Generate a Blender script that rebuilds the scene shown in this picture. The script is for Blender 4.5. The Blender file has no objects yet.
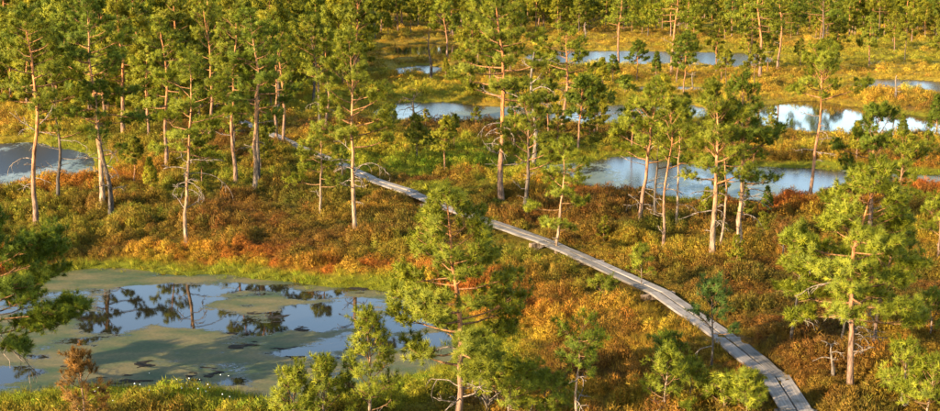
import bpy, math
import numpy as np
from mathutils import Vector, Matrix

# ------------------------------------------------------------------ camera, sky, sun, exposure
scene = bpy.context.scene
col = scene.collection
HFOV, HORIZON, H = math.radians(38.0), -60.0, 9.0      # seen from a lookout tower
FPX = 470.0 / math.tan(HFOV / 2)
PITCH = math.atan((205.5 - HORIZON) / FPX)

cam_data = bpy.data.cameras.new('camera')
cam = bpy.data.objects.new('camera', cam_data)
col.objects.link(cam)
cam_data.sensor_fit = 'HORIZONTAL'
cam_data.angle = HFOV
cam_data.clip_end = 6000
cam_data.clip_start = 0.1
cam.location = (0, 0, H)
cam.rotation_euler = (math.pi / 2 - PITCH, 0, 0)
scene.camera = cam

SUN_ELEV = math.radians(21)
SUN_AZ = math.radians(232)          # compass bearing of the sun; +Y is 0, +X is 90: behind the camera, to the left
world = bpy.data.worlds.new('World')
scene.world = world
world.use_nodes = True
wn, wl = world.node_tree.nodes, world.node_tree.links
wn.clear()
sky = wn.new('ShaderNodeTexSky')
sky.sky_type = 'NISHITA'
sky.sun_disc = False
sky.sun_elevation = SUN_ELEV
sky.sun_rotation = SUN_AZ
sky.air_density = 1.0
sky.dust_density = 0.6
bg = wn.new('ShaderNodeBackground')
bg.inputs['Strength'].default_value = 0.15
wo = wn.new('ShaderNodeOutputWorld')
wl.new(sky.outputs[0], bg.inputs['Color'])
wl.new(bg.outputs[0], wo.inputs['Surface'])

sd = bpy.data.lights.new('sun', 'SUN')
sd.energy = 5.0
sd.angle = math.radians(0.6)
sd.color = (1.0, 0.82, 0.57)
sun = bpy.data.objects.new('sun', sd)
col.objects.link(sun)
sdir = Vector((math.sin(SUN_AZ) * math.cos(SUN_ELEV), math.cos(SUN_AZ) * math.cos(SUN_ELEV), math.sin(SUN_ELEV)))
sun.rotation_euler = (-sdir).to_track_quat('-Z', 'Y').to_euler()

scene.view_settings.view_transform = 'Standard'
scene.view_settings.look = 'None'
scene.view_settings.exposure = 1.65
scene.view_settings.gamma = 1.0
scene.render.engine = 'CYCLES'
scene.render.resolution_x = 1024
scene.render.resolution_y = 448

RNG = np.random.default_rng(7)

# ------------------------------------------------------------------ helpers
def at(u, v, z=0.2):
    """point of the plain at height z that stands where the photograph has pixel (u, v)"""
    a, b = (u - 470) / FPX, -(v - 205.5) / FPX
    d = np.array([a, math.cos(PITCH) + b * math.sin(PITCH), -math.sin(PITCH) + b * math.cos(PITCH)])
    p = d * ((z - H) / d[2])
    return np.array([p[0], p[1], z])

def height_at(dist, v):
    b = -(v - 205.5) / FPX
    dy, dz = math.cos(PITCH) + b * math.sin(PITCH), -math.sin(PITCH) + b * math.cos(PITCH)
    return H + dist * dz / dy

def _hash(ix, iy, seed):
    n = (ix.astype(np.int64) * 374761393 + iy.astype(np.int64) * 668265263 + seed * 974634779) & 0xffffffff
    n = ((n ^ (n >> 13)) * 1274126177) & 0xffffffff
    return ((n ^ (n >> 16)) & 0xffff) / 65535.0

def vnoise(x, y, seed):
    ix, iy = np.floor(x), np.floor(y)
    fx, fy = x - ix, y - iy
    fx, fy = fx * fx * (3 - 2 * fx), fy * fy * (3 - 2 * fy)
    a, b = _hash(ix, iy, seed), _hash(ix + 1, iy, seed)
    c, d = _hash(ix, iy + 1, seed), _hash(ix + 1, iy + 1, seed)
    return (a * (1 - fx) + b * fx) * (1 - fy) + (c * (1 - fx) + d * fx) * fy

def fbm(x, y, scale, seed, octs=4):
    t, amp, tot = 0.0, 1.0, 0.0
    for o in range(octs):
        t = t + amp * vnoise(x / scale * 2 ** o + 17.3 * o, y / scale * 2 ** o - 9.1 * o, seed + o)
        tot += amp
        amp *= 0.5
    return t / tot

def sat(x): return np.clip(x, 0.0, 1.0)
def sstep(a, b, x):
    t = sat((x - a) / (b - a))
    return t * t * (3 - 2 * t)

def mesh_from(name, verts, faces, smooth=False):
    me = bpy.data.meshes.new(name)
    me.from_pydata([tuple(v) for v in verts], [], faces)
    if smooth:
        me.polygons.foreach_set('use_smooth', [True] * len(me.polygons))
    me.update()
    return me

def tri_mesh(name, verts, normals=None):
    """triangle soup from an (n*3, 3) array, quick; normals: one soft normal per triangle"""
    n = len(verts) // 3
    if normals is not None:
        v = verts.reshape(n, 3, 3)
        g = unit(np.cross(v[:, 1] - v[:, 0], v[:, 2] - v[:, 0]))
        dot = np.sum(g * normals, 1)
        v = np.where((dot < 0)[:, None, None], v[:, ::-1], v)
        g = np.where((dot < 0)[:, None], -g, g)
        verts = v.reshape(-1, 3)
        normals = np.repeat(unit(normals * .72 + g * .45), 3, 0)
    me = bpy.data.meshes.new(name)
    me.vertices.add(n * 3)
    me.vertices.foreach_set('co', verts.astype(np.float32).ravel())
    me.loops.add(n * 3)
    me.loops.foreach_set('vertex_index', np.arange(n * 3, dtype=np.int32))
    me.polygons.add(n)
    me.polygons.foreach_set('loop_start', np.arange(0, n * 3, 3, dtype=np.int32))
    me.polygons.foreach_set('loop_total', np.full(n, 3, dtype=np.int32))
    me.update(calc_edges=True)
    if normals is not None:
        a = me.attributes.new('custom_normal', 'FLOAT_VECTOR', 'POINT'); a.data.foreach_set('vector', normals.astype(np.float32).ravel())
        me.update()
    return me

def link(name, me, mat=None, parent=None):
    o = bpy.data.objects.new(name, me)
    col.objects.link(o)
    if mat is not None and me is not None and not me.materials:
        me.materials.append(mat)
    if parent is not None:
        o.parent = parent
    return o

def empty(name, loc, rz=0.0):
    o = bpy.data.objects.new(name, None)
    o.empty_display_size = 0.3
    col.objects.link(o)
    o.location = loc
    o.rotation_euler = (0, 0, rz)
    return o

def tag(o, label=None, cat=None, group=None, kind=None):
    if label: o['label'] = label
    if cat: o['category'] = cat
    if group: o['group'] = group
    if kind: o['kind'] = kind
    return o

def unit(v):
    return v / (np.linalg.norm(v, axis=-1, keepdims=True) + 1e-9)

class Tubes:
    def __init__(self): self.v, self.f, self.n = [], [], 0
    def add(self, pts, rad, sides=6, rough=0.0, rng=None):
        pts = np.asarray(pts, float)
        k = len(pts)
        tan = unit(np.gradient(pts, axis=0))
        ref = np.array([0, 0, 1.0]) if abs(tan[0][2]) < 0.8 else np.array([1.0, 0, 0])
        a = unit(np.cross(tan, ref)); b = np.cross(tan, a)
        ang = np.arange(sides) / sides * 2 * math.pi
        rr = np.asarray(rad, float)[:, None] * np.ones((1, sides))
        if rough and rng is not None:
            rr = rr * (1 + rough * (rng.random((k, sides)) - 0.5))
        ring = pts[:, None, :] + rr[..., None] * (np.cos(ang)[None, :, None] * a[:, None, :] + np.sin(ang)[None, :, None] * b[:, None, :])
        self.v.append(ring.reshape(-1, 3))
        for i in range(k - 1):
            for j in range(sides):
                j2 = (j + 1) % sides
                p, q = self.n + i * sides, self.n + (i + 1) * sides
                self.f.append((p + j, p + j2, q + j2, q + j))
        self.f.append(tuple(self.n + (k - 1) * sides + j for j in range(sides)))
        self.n += k * sides
    def mesh(self, name):
        if not self.v: return None
        return mesh_from(name, np.concatenate(self.v), self.f, smooth=True)

# ------------------------------------------------------------------ materials
def new_mat(name):
    m = bpy.data.materials.new(name)
    m.use_nodes = True
    nt = m.node_tree
    nt.nodes.clear()
    out = nt.nodes.new('ShaderNodeOutputMaterial')
    return m, nt, out

def nd(nt, typ, **kw):
    n = nt.nodes.new(typ)
    for k, v in kw.items(): setattr(n, k, v)
    return n

def ramp(nt, stops, fac=None):
    r = nt.nodes.new('ShaderNodeValToRGB')
    e = r.color_ramp.elements
    while len(e) < len(stops): e.new(0.5)
    for i, (p, c) in enumerate(stops):
        e[i].position = p
        e[i].color = (*c, 1) if len(c) == 3 else c
    if fac is not None: nt.links.new(fac, r.inputs['Fac'])
    return r

def mixc(nt, a, b, fac, mode='MIX'):
    m = nt.nodes.new('ShaderNodeMix')
    m.data_type = 'RGBA'; m.blend_type = mode
    for sock, val in ((m.inputs[0], fac), (m.inputs[6], a), (m.inputs[7], b)):
        if hasattr(val, 'is_linked'): nt.links.new(val, sock)
        elif isinstance(val, (int, float)): sock.default_value = val
        else: sock.default_value = (*val, 1)
    return m.outputs[2]

def noise(nt, vec, scale, detail=3, rough=0.55):
    n = nt.nodes.new('ShaderNodeTexNoise')
    n.inputs['Scale'].default_value = scale
    n.inputs['Detail'].default_value = detail
    n.inputs['Roughness'].default_value = rough
    if vec is not None: nt.links.new(vec, n.inputs['Vector'])
    return n.outputs['Fac']

def leafy(nt, out, colour, trans=0.35, rough=0.6):
    d = nd(nt, 'ShaderNodeBsdfPrincipled')
    d.inputs['Roughness'].default_value = rough
    d.inputs['Specular IOR Level'].default_value = 0.2
    t = nd(nt, 'ShaderNodeBsdfTranslucent')
    mx = nd(nt, 'ShaderNodeMixShader')
    mx.inputs[0].default_value = trans
    nt.links.new(colour, d.inputs['Base Color'])
    nt.links.new(colour, t.inputs['Color'])
    nt.links.new(d.outputs[0], mx.inputs[1])
    nt.links.new(t.outputs[0], mx.inputs[2])
    nt.links.new(mx.outputs[0], out.inputs['Surface'])

# pine needles: tint per shoot, tone per tree (object colour)
NEEDLE, nt, out = new_mat('pine_needles')
att = nd(nt, 'ShaderNodeAttribute', attribute_name='tint')
oi = nd(nt, 'ShaderNodeObjectInfo')
r1 = ramp(nt, [(0.0, (0.082, 0.094, 0.006)), (0.5, (0.19, 0.195, 0.011)), (1.0, (0.36, 0.325, 0.018))], att.outputs['Fac'])
c = mixc(nt, r1.outputs[0], oi.outputs['Color'], 1.0, 'MULTIPLY')
leafy(nt, out, c, 0.3)

# bark: grey plates low on the trunk, orange flakes higher up
def bark_mat(name, low, high, lo_z, hi_z):
    m, nt, out = new_mat(name)
    tc = nd(nt, 'ShaderNodeTexCoord')
    sep = nd(nt, 'ShaderNodeSeparateXYZ')
    nt.links.new(tc.outputs['Object'], sep.inputs[0])
    n1 = noise(nt, tc.outputs['Object'], 3.0, 4)
    mp = nd(nt, 'ShaderNodeMapping')
    mp.inputs['Scale'].default_value = (16, 16, 4)
    nt.links.new(tc.outputs['Object'], mp.inputs['Vector'])
    n2 = noise(nt, mp.outputs[0], 1.0, 5, 0.65)
    mr = nd(nt, 'ShaderNodeMapRange')
    mr.inputs['From Min'].default_value = lo_z; mr.inputs['From Max'].default_value = hi_z
    nt.links.new(sep.outputs['Z'], mr.inputs['Value'])
    ad = nd(nt, 'ShaderNodeMath', operation='ADD'); ad.use_clamp = True
    s = nd(nt, 'ShaderNodeMath', operation='MULTIPLY_ADD'); s.inputs[1].default_value = 0.9; s.inputs[2].default_value = -0.45
    nt.links.new(n1, s.inputs[0]); nt.links.new(mr.outputs[0], ad.inputs[0]); nt.links.new(s.outputs[0], ad.inputs[1])
    c = mixc(nt, low, high, ad.outputs[0])
    r2 = ramp(nt, [(0.34, (0.16, 0.14, 0.13)), (0.5, (0.8, 0.8, 0.8)), (0.66, (1.4, 1.36, 1.32))], n2)
    c = mixc(nt, c, r2.outputs[0], 1.0, 'MULTIPLY')
    b = nd(nt, 'ShaderNodeBsdfPrincipled')
    b.inputs['Roughness'].default_value = 0.85
    b.inputs['Specular IOR Level'].default_value = 0.2
    bp = nd(nt, 'ShaderNodeBump')
    bp.inputs['Distance'].default_value = 0.03
    nt.links.new(n2, bp.inputs['Height'])
    nt.links.new(c, b.inputs['Base Color']); nt.links.new(bp.outputs[0], b.inputs['Normal'])
    nt.links.new(b.outputs[0], out.inputs['Surface'])
    return m
BARK = bark_mat('pine_bark', (0.25, 0.15, 0.09), (0.50, 0.20, 0.065), 0.8, 3.2)
BARK_DARK = bark_mat('dark_pine_bark', (0.10, 0.08, 0.06), (0.20, 0.12, 0.06), 0.8, 3.2)
BARK_PALE = bark_mat('pale_pine_bark', (0.33, 0.225, 0.135), (0.46, 0.22, 0.085), 0.6, 2.8)
TWIG = bark_mat('pine_twig', (0.24, 0.13, 0.05), (0.30, 0.14, 0.05), 0.5, 3.0)
DEAD = bark_mat('dead_wood', (0.23, 0.175, 0.12), (0.27, 0.20, 0.14), 0.3, 3.0)

# bog floor: colour painted as real plant zones in a vertex attribute plus fine grain
GROUND, nt, out = new_mat('bog_floor')
att = nd(nt, 'ShaderNodeAttribute', attribute_name='plants')
geo = nd(nt, 'ShaderNodeNewGeometry')
n1 = noise(nt, geo.outputs['Position'], 5.0, 6, 0.7)
n2 = noise(nt, geo.outputs['Position'], 28.0, 4, 0.7)
r1 = ramp(nt, [(0.25, (0.35, 0.35, 0.35)), (0.5, (0.85, 0.85, 0.85)), (0.75, (1.3, 1.3, 1.3))], n1)
r2 = ramp(nt, [(0.25, (0.45, 0.45, 0.45)), (0.5, (0.95, 0.95, 0.95)), (0.75, (1.4, 1.4, 1.4))], n2)
c = mixc(nt, att.outputs['Color'], r1.outputs[0], 1.0, 'MULTIPLY')
c = mixc(nt, c, r2.outputs[0], 1.0, 'MULTIPLY')
b = nd(nt, 'ShaderNodeBsdfPrincipled')
b.inputs['Roughness'].default_value = 0.95
b.inputs['Specular IOR Level'].default_value = 0.1
bp = nd(nt, 'ShaderNodeBump'); bp.inputs['Distance'].default_value = 0.12; bp.inputs['Strength'].default_value = 0.9
nt.links.new(n2, bp.inputs['Height']); nt.links.new(bp.outputs[0], b.inputs['Normal'])
nt.links.new(c, b.inputs['Base Color']); nt.links.new(b.outputs[0], out.inputs['Surface'])

# bog plants scattered over it
def plant_mat(name, trans):
    m, nt, out = new_mat(name)
    att = nd(nt, 'ShaderNodeAttribute', attribute_name='plants', attribute_type='INSTANCER')
    a2 = nd(nt, 'ShaderNodeAttribute', attribute_name='tint')
    r = ramp(nt, [(0.0, (0.55, 0.55, 0.55)), (1.0, (1.45, 1.45, 1.35))], a2.outputs['Fac'])
    c = mixc(nt, att.outputs['Color'], r.outputs[0], 1.0, 'MULTIPLY')
    leafy(nt, out, c, trans, 0.8)
    return m
HEATHER = plant_mat('heather_shoots', 0.3)
GRASS = plant_mat('sedge_blades', 0.4)

# water: dark peat water, floating and sunken moss rafts in it
def water_mat(name, cover, moss_a, moss_b, scale, stretch=(1, 1, 1), floor=(0.012, 0.010, 0.006), ripple=0.0005, clear_rough=0.0, moss_rough=.75, edge=(.02, .09)):
    m, nt, out = new_mat(name)
    geo = nd(nt, 'ShaderNodeNewGeometry')
    mp = nd(nt, 'ShaderNodeMapping'); mp.inputs['Scale'].default_value = stretch
    nt.links.new(geo.outputs['Position'], mp.inputs['Vector'])
    n1 = noise(nt, mp.outputs[0], scale, 6, 0.62)
    if cover is None:
        n1 = nd(nt, 'ShaderNodeAttribute', attribute_name='moss').outputs['Fac']
    n2 = noise(nt, mp.outputs[0], scale * 3.7, 5, 0.6)
    n3 = noise(nt, geo.outputs['Position'], 14.0, 3, 0.6)
    a = nd(nt, 'ShaderNodeMath', operation='MULTIPLY_ADD'); a.inputs[1].default_value = 0.25
    nt.links.new(n2, a.inputs[0]); nt.links.new(n1, a.inputs[2])
    n4 = noise(nt, mp.outputs[0], 4.5, 5, 0.7)
    a4 = nd(nt, 'ShaderNodeMath', operation='MULTIPLY_ADD'); a4.inputs[1].default_value = 0.34
    nt.links.new(n4, a4.inputs[0]); nt.links.new(a.outputs[0], a4.inputs[2]); a = a4
    n5 = noise(nt, geo.outputs['Position'], 11.0, 4, 0.75)
    a5 = nd(nt, 'ShaderNodeMath', operation='MULTIPLY_ADD'); a5.inputs[1].default_value = 0.36
    nt.links.new(n5, a5.inputs[0]); nt.links.new(a.outputs[0], a5.inputs[2]); a = a5
    lo = 1.01 - (0.62 if cover is None else cover) * 0.3
    r = ramp(nt, [(lo, (0, 0, 0)), (lo + edge[0], (0.5, 0.5, 0.5)), (lo + edge[1], (1, 1, 1))], a.outputs[0])
    mb = ramp(nt, [(.38, (0, 0, 0)), (.62, (1, 1, 1))], n2)
    mc = mixc(nt, moss_a, moss_b, mb.outputs[0])
    g = ramp(nt, [(0.3, (0.7, 0.7, 0.7)), (0.7, (1.25, 1.25, 1.25))], n3)
    mc = mixc(nt, mc, g.outputs[0], 1.0, 'MULTIPLY')
    cc = mixc(nt, floor, mc, r.outputs[0])
    rr = nd(nt, 'ShaderNodeMapRange'); rr.inputs['To Min'].default_value = clear_rough; rr.inputs['To Max'].default_value = moss_rough
    nt.links.new(r.outputs[0], rr.inputs['Value'])
    b = nd(nt, 'ShaderNodeBsdfPrincipled')
    b.inputs['IOR'].default_value = 1.333
    bp = nd(nt, 'ShaderNodeBump'); bp.inputs['Distance'].default_value = ripple; bp.inputs['Strength'].default_value = 0.25
    nt.links.new(n3, bp.inputs['Height'])
    nt.links.new(cc, b.inputs['Base Color']); nt.links.new(rr.outputs[0], b.inputs['Roughness'])
    nt.links.new(bp.outputs[0], b.inputs['Normal'])
    nt.links.new(b.outputs[0], out.inputs['Surface'])
    return m
WATER_NEAR = water_mat('mossy_pool_water', None, (0.04, 0.058, 0.012), (0.125, 0.095, 0.03), 0.32, (0.6, 1.1, 1), moss_rough=.65, edge=(.02, .09))
WATER_MID = water_mat('pool_water', 0.12, (0.08, 0.10, 0.06), (0.15, 0.16, 0.10), 0.22, (1, 0.5, 1), clear_rough=.2, moss_rough=.4)
WATER_LEFT = water_mat('scummy_pool_water', 0.1, (0.13, 0.16, 0.12), (0.20, 0.23, 0.20), 0.2, (1, 0.5, 1), clear_rough=.35, moss_rough=.45)
WATER_FAR = water_mat('still_pool_water', -0.5, (0.09, 0.1, 0.04), (0.14, 0.13, 0.05), 0.12, (1, 0.5, 1), clear_rough=.05)
WATER_RUFFLED = water_mat('ruffled_pool_water', -0.5, (0.09, 0.1, 0.04), (0.14, 0.13, 0.05), 0.12, (1, 0.5, 1), clear_rough=.22)

PLANK, nt, out = new_mat('weathered_plank')
tc = nd(nt, 'ShaderNodeTexCoord'); oi = nd(nt, 'ShaderNodeObjectInfo')
off = nd(nt, 'ShaderNodeVectorMath', operation='SCALE'); off.inputs['Scale'].default_value = 30.0
cmb = nd(nt, 'ShaderNodeCombineXYZ')
for k in range(3): nt.links.new(oi.outputs['Random'], cmb.inputs[k])
nt.links.new(cmb.outputs[0], off.inputs[0])
add = nd(nt, 'ShaderNodeVectorMath', operation='ADD')
nt.links.new(tc.outputs['Object'], add.inputs[0]); nt.links.new(off.outputs[0], add.inputs[1])
mp = nd(nt, 'ShaderNodeMapping'); mp.inputs['Scale'].default_value = (1.2, 26, 26)
nt.links.new(add.outputs[0], mp.inputs['Vector'])
g1 = noise(nt, mp.outputs[0], 1.0, 5, 0.65)
g2 = noise(nt, add.outputs[0], 2.2, 4, 0.6)
r1 = ramp(nt, [(0.25, (0.12, 0.10, 0.08)), (0.5, (0.26, 0.225, 0.19)), (0.75, (0.38, 0.335, 0.29))], g1)
r2 = ramp(nt, [(0.3, (0.42, 0.42, 0.34)), (0.48, (.9, .9, .88)), (0.8, (1.12, 1.08, 1.02))], g2)
c = mixc(nt, r1.outputs[0], r2.outputs[0], 1.0, 'MULTIPLY')
rv = ramp(nt, [(0, (0.58, 0.55, 0.50)), (.4, (.85, .82, .80)), (1, (1.1, 1.06, 1.0))], oi.outputs['Random'])
c = mixc(nt, c, rv.outputs[0], 1.0, 'MULTIPLY')
b = nd(nt, 'ShaderNodeBsdfPrincipled'); b.inputs['Roughness'].default_value = 0.75
b.inputs['Specular IOR Level'].default_value = 0.3
bp = nd(nt, 'ShaderNodeBump'); bp.inputs['Distance'].default_value = 0.008
nt.links.new(g1, bp.inputs['Height']); nt.links.new(bp.outputs[0], b.inputs['Normal'])
nt.links.new(c, b.inputs['Base Color']); nt.links.new(b.outputs[0], out.inputs['Surface'])

PEAT, nt, out = new_mat('wet_peat')
geo = nd(nt, 'ShaderNodeNewGeometry')
r1 = ramp(nt, [(0.3, (0.008, 0.006, 0.004)), (0.7, (0.03, 0.022, 0.012))], noise(nt, geo.outputs['Position'], 12, 4))
b = nd(nt, 'ShaderNodeBsdfPrincipled'); b.inputs['Roughness'].default_value = 0.9; b.inputs['Specular IOR Level'].default_value = 0.15
nt.links.new(r1.outputs[0], b.inputs['Base Color']); nt.links.new(b.outputs[0], out.inputs['Surface'])

COTTON, nt, out = new_mat('cotton_heads')
b = nd(nt, 'ShaderNodeBsdfPrincipled'); b.inputs['Base Color'].default_value = (0.75, 0.74, 0.7, 1); b.inputs['Roughness'].default_value = 0.9
nt.links.new(b.outputs[0], out.inputs['Surface'])

# ------------------------------------------------------------------ pools (outlines on the plain) and ground
def spline(pts, sub=6):
    p = np.asarray(pts, float); n = len(p); o = []
    for i in range(n):
        a, b, c, d = p[i - 1], p[i], p[(i + 1) % n], p[(i + 2) % n]
        for k in range(sub):
            t = k / sub
            o.append(0.5 * (2 * b + (c - a) * t + (2 * a - 5 * b + 4 * c - d) * t * t + (3 * b - a - 3 * c + d) * t ** 3))
    return np.array(o)

POOLS = {
 'near': [(-12, 305), (16, 286), (56, 274), (115, 271), (190, 276), (260, 279), (330, 287), (380, 294), (412, 308), (440, 330), (446, 350), (432, 366), (404, 378),
          (360, 398), (300, 410), (250, 402), (200, 388), (140, 384), (70, 386), (25, 396), (-20, 394), (-32, 350)],
 'left': [(-80, 140), (0, 143), (40, 144), (72, 150), (96, 160), (104, 171), (92, 181), (55, 184), (0, 190), (-80, 196), (-140, 170)],
 'centre': [(380, 110), (405, 103), (450, 103), (500, 107), (560, 109), (620, 105), (680, 104), (712, 108), (700, 118), (650, 123), (580, 124), (500, 122), (430, 123), (390, 119)],
 'right': [(752, 112), (775, 103), (812, 101), (850, 106), (900, 113), (960, 122), (1010, 132), (1000, 145), (940, 141), (880, 139), (830, 134), (775, 129)],
 'middle': [(506, 163), (540, 166), (585, 162), (620, 157), (680, 162), (740, 166), (800, 167), (850, 171), (900, 174), (960, 176), (990, 184), (930, 189), (860, 189),
            (820, 194), (770, 203), (700, 200), (640, 194), (590, 188), (560, 178), (520, 172)],
 'far': [(520, 57), (545, 52), (580, 51), (640, 51), (700, 52), (745, 53), (768, 57), (772, 62), (745, 67), (700, 67), (620, 66), (560, 66), (530, 62)],
 'small': [(394, 69), (420, 65), (446, 68), (447, 73), (424, 76), (398, 75)],
 'dark': [(382, 47), (420, 43), (460, 44), (472, 49), (462, 55), (420, 57), (388, 54)],
 'right_channel': [(850, 84), (880, 79), (940, 82), (1010, 88), (1020, 99), (960, 97), (900, 91), (862, 90)],
 'thin_channel': [(626, 88), (660, 86), (700, 87), (712, 90), (690, 92), (650, 92)],
 'green_channel': [(836, 61), (860, 58), (890, 60), (888, 66), (860, 67), (840, 66)],
}
POLY = {k: spline([at(u, v, 0)[:2] for u, v in p]) for k, p in POOLS.items()}

def sdist(x, y, poly):
    """signed distance, positive inside"""
    out = np.full(x.shape, -50.0)
    lo, hi = poly.min(0) - 9, poly.max(0) + 9
    m = (x > lo[0]) & (x < hi[0]) & (y > lo[1]) & (y < hi[1])
    px, py = x[m], y[m]
    best = np.full(px.shape, 1e9); inside = np.zeros(px.shape, bool)
    for i in range(len(poly)):
        ax, ay = poly[i - 1]; bx, by = poly[i]
        ex, ey = bx - ax, by - ay
        t = np.clip(((px - ax) * ex + (py - ay) * ey) / (ex * ex + ey * ey + 1e-9), 0, 1)
        best = np.minimum(best, (px - ax - t * ex) ** 2 + (py - ay - t * ey) ** 2)
        cr = (ay > py) != (by > py)
        xi = ax + (py - ay) / (ey if abs(ey) > 1e-9 else 1e-9) * ex
        inside ^= cr & (px < xi)
    d = np.sqrt(best)
    out[m] = np.where(inside, d, -d)
    return out

def water_field(x, y):
    s = np.full(x.shape, -50.0)
    for k, p in POLY.items():
        s = np.maximum(s, sdist(x, y, p))
    return s + (fbm(x, y, 2.2, 91, 3) - 0.5) * (0.9 + 0.006 * y)

def ground_z(x, y, s=None):
    if s is None: s = water_field(x, y)
    base = 0.16 + 0.34 * (fbm(x, y, 7, 3, 3) - 0.35) + 0.42 * (fbm(x, y, 1.2, 8, 3) - 0.5)
    base = np.maximum(base, 0.06)
    dry = sat(-s / 1.6)
    return np.where(s < 0, 0.02 * sat(-s / 0.1) + base * (dry * (2 - dry)), -0.7 * sat(s / 1.2))

def gz(x, y):
    return float(ground_z(np.array([float(x)]), np.array([float(y)]))[0])

RUST, ORANGE = np.array([.38, .105, .012]), np.array([.40, .22, .018])
HEATH, OLIVE = np.array([.185, .085, .012]), np.array([.125, .098, .010])
LIME, GOLD = np.array([.27, .265, .014]), np.array([.50, .32, .03])
def plant_colour(x, y, s):
    n1, n2, n3 = fbm(x, y, 5.5, 21, 3), fbm(x, y, 1.6, 33, 3), fbm(x, y, 9, 47, 3)
    c = np.empty(x.shape + (3,)); c[:] = HEATH
    def put(colr, w):
        c[:] = c * (1 - w[..., None]) + colr * w[..., None]
    put(OLIVE, sstep(.46, .62, n2) * .7)
    put(ORANGE, sstep(.49, .67, n1) * .52)
    put(LIME, sstep(.50, .66, n3) * .42)
    # open hollow left of the boardwalk: orange and yellow grass
    hollow = np.exp(-(((x - 2.6) / 2.6) ** 2 + ((y - 28.5) / 4.5) ** 2))
    put(ORANGE, sat(hollow * 1.5 * sstep(.3, .6, n2)))
    put(LIME, sat(hollow * 1.3 * sstep(.48, .62, n3 * .5 + n1 * .5)))
    # the margins of the pools: red moss band, then yellow-green sedge at the water
    lower = sstep(29, 33, y)
    put(LIME, sstep(-2.5, -1.0, s) * (1 - lower))
    put(RUST, lower * sstep(-4.2, -1.5, s) * sstep(.31, .47, n1 * .6 + n2 * .4) * .95 * (1 - sstep(48, 60, y)))
    put(ORANGE, lower * sstep(-2.6, -1.2, s) * sstep(.5, .62, n2) * (1 - sstep(48, 60, y)))
    put(LIME, sstep(-.95, -.35, s + (n2 - .5) * 1.2))
    put(LIME * .6, sstep(-.35, .1, s))
    lush = np.exp(-(((x + .5) / 6.5) ** 2 + ((y - 54) / 6) ** 2)) * 1.3 * sstep(.35, .55, n1 * .5 + n2 * .5)
    put(LIME, sat(lush))
    # farther plain is open golden sedge
    far = sstep(58, 80, y + (n1 - .5) * 30)
    put(GOLD, far * (0.35 + .65 * sstep(.35, .6, n2 * .5 + n3 * .5)))
    put(ORANGE, far * sstep(.55, .7, n1) * .6)
    put(LIME, far * sstep(.58, .7, n3) * .6)
    return c

def build_ground():
    ys = [-60, -40, -25, -12, 0, 6, 10, 13]
    y = 15.0
    while y < 240: ys.append(y); y *= 1.0052
    while y < 3500: ys.append(y); y *= 1.09
    ys = np.array(ys)
    u = np.concatenate([[-12, -6, -3.2, -2, -1.4], np.linspace(-1.1, 1.1, 330), [1.4, 2, 3.2, 6, 12]])
    w = 0.40 * np.maximum(ys, 12) + 5
    X = u[None, :] * w[:, None]
    Y = np.repeat(ys[:, None], len(u), 1)
    S = water_field(X, Y)
    Z = ground_z(X, Y, S)
    C = plant_colour(X, Y, S) * 0.75
    C = np.where((S > 0.15)[..., None], np.array([.02, .015, .008]), C)
    nr, nc = X.shape
    idx = np.arange(nr * nc).reshape(nr, nc)
    q = np.stack([idx[:-1, :-1], idx[:-1, 1:], idx[1:, 1:], idx[1:, :-1]], -1).reshape(-1, 4)
    me = bpy.data.meshes.new('ground')
    me.vertices.add(nr * nc)
    me.vertices.foreach_set('co', np.stack([X, Y, Z], -1).astype(np.float32).ravel())
    me.loops.add(len(q) * 4); me.loops.foreach_set('vertex_index', q.astype(np.int32).ravel())
    me.polygons.add(len(q))
    me.polygons.foreach_set('loop_start', np.arange(0, len(q) * 4, 4, dtype=np.int32))
    me.polygons.foreach_set('loop_total', np.full(len(q), 4, dtype=np.int32))
    me.polygons.foreach_set('use_smooth', np.ones(len(q), bool))
    me.update(calc_edges=True)
    a = me.attributes.new('plants', 'FLOAT_COLOR', 'POINT')
    a.data.foreach_set('color', np.concatenate([C, np.ones(C.shape[:2] + (1,))], -1).astype(np.float32).ravel())
    o = link('ground', me, GROUND)
    tag(o, 'boggy ground with rusty heather, moss and yellow sedge', 'ground', kind='structure')
build_ground()

POOL_INFO = {
 'near': ('near bog pool half covered by olive moss rafts', WATER_NEAR), 'left': ('pale blue pool at the left edge behind the tall pines', WATER_LEFT),
 'centre': ('grey blue pool behind the tall central pine', WATER_MID), 'right': ('bright sky-reflecting pool at the right edge', WATER_FAR),
 'middle': ('blue pool behind the pines right of the boardwalk', WATER_MID), 'far': ('long far pool with white sky reflections', WATER_RUFFLED),
 'small': ('small blue pool beside the lone dark snag', WATER_RUFFLED), 'dark': ('dark far pool mirroring the forest', WATER_FAR),
 'right_channel': ('narrow grey pool behind the white snag', WATER_RUFFLED), 'thin_channel': ('thin strip of water in the golden sedge', WATER_RUFFLED),
 'green_channel': ('small far green pool under the dark wide pine', WATER_FAR)}
CLEAR = [(140, 303, 72, 2.6, 1.1), (95, 330, 35, 1.2, .8), (205, 318, 22, 1.0, .8), (405, 318, 24, 1.3, .8), (330, 352, 48, .7, .7), (225, 375, 35, .8, .9), (10, 370, 40, 1.4, .9),
         (250, 285, 60, .9, .5), (360, 300, 50, 1.0, .5), (300, 312, 40, .7, .45), (30, 300, 40, 1.6, .5)]
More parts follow.
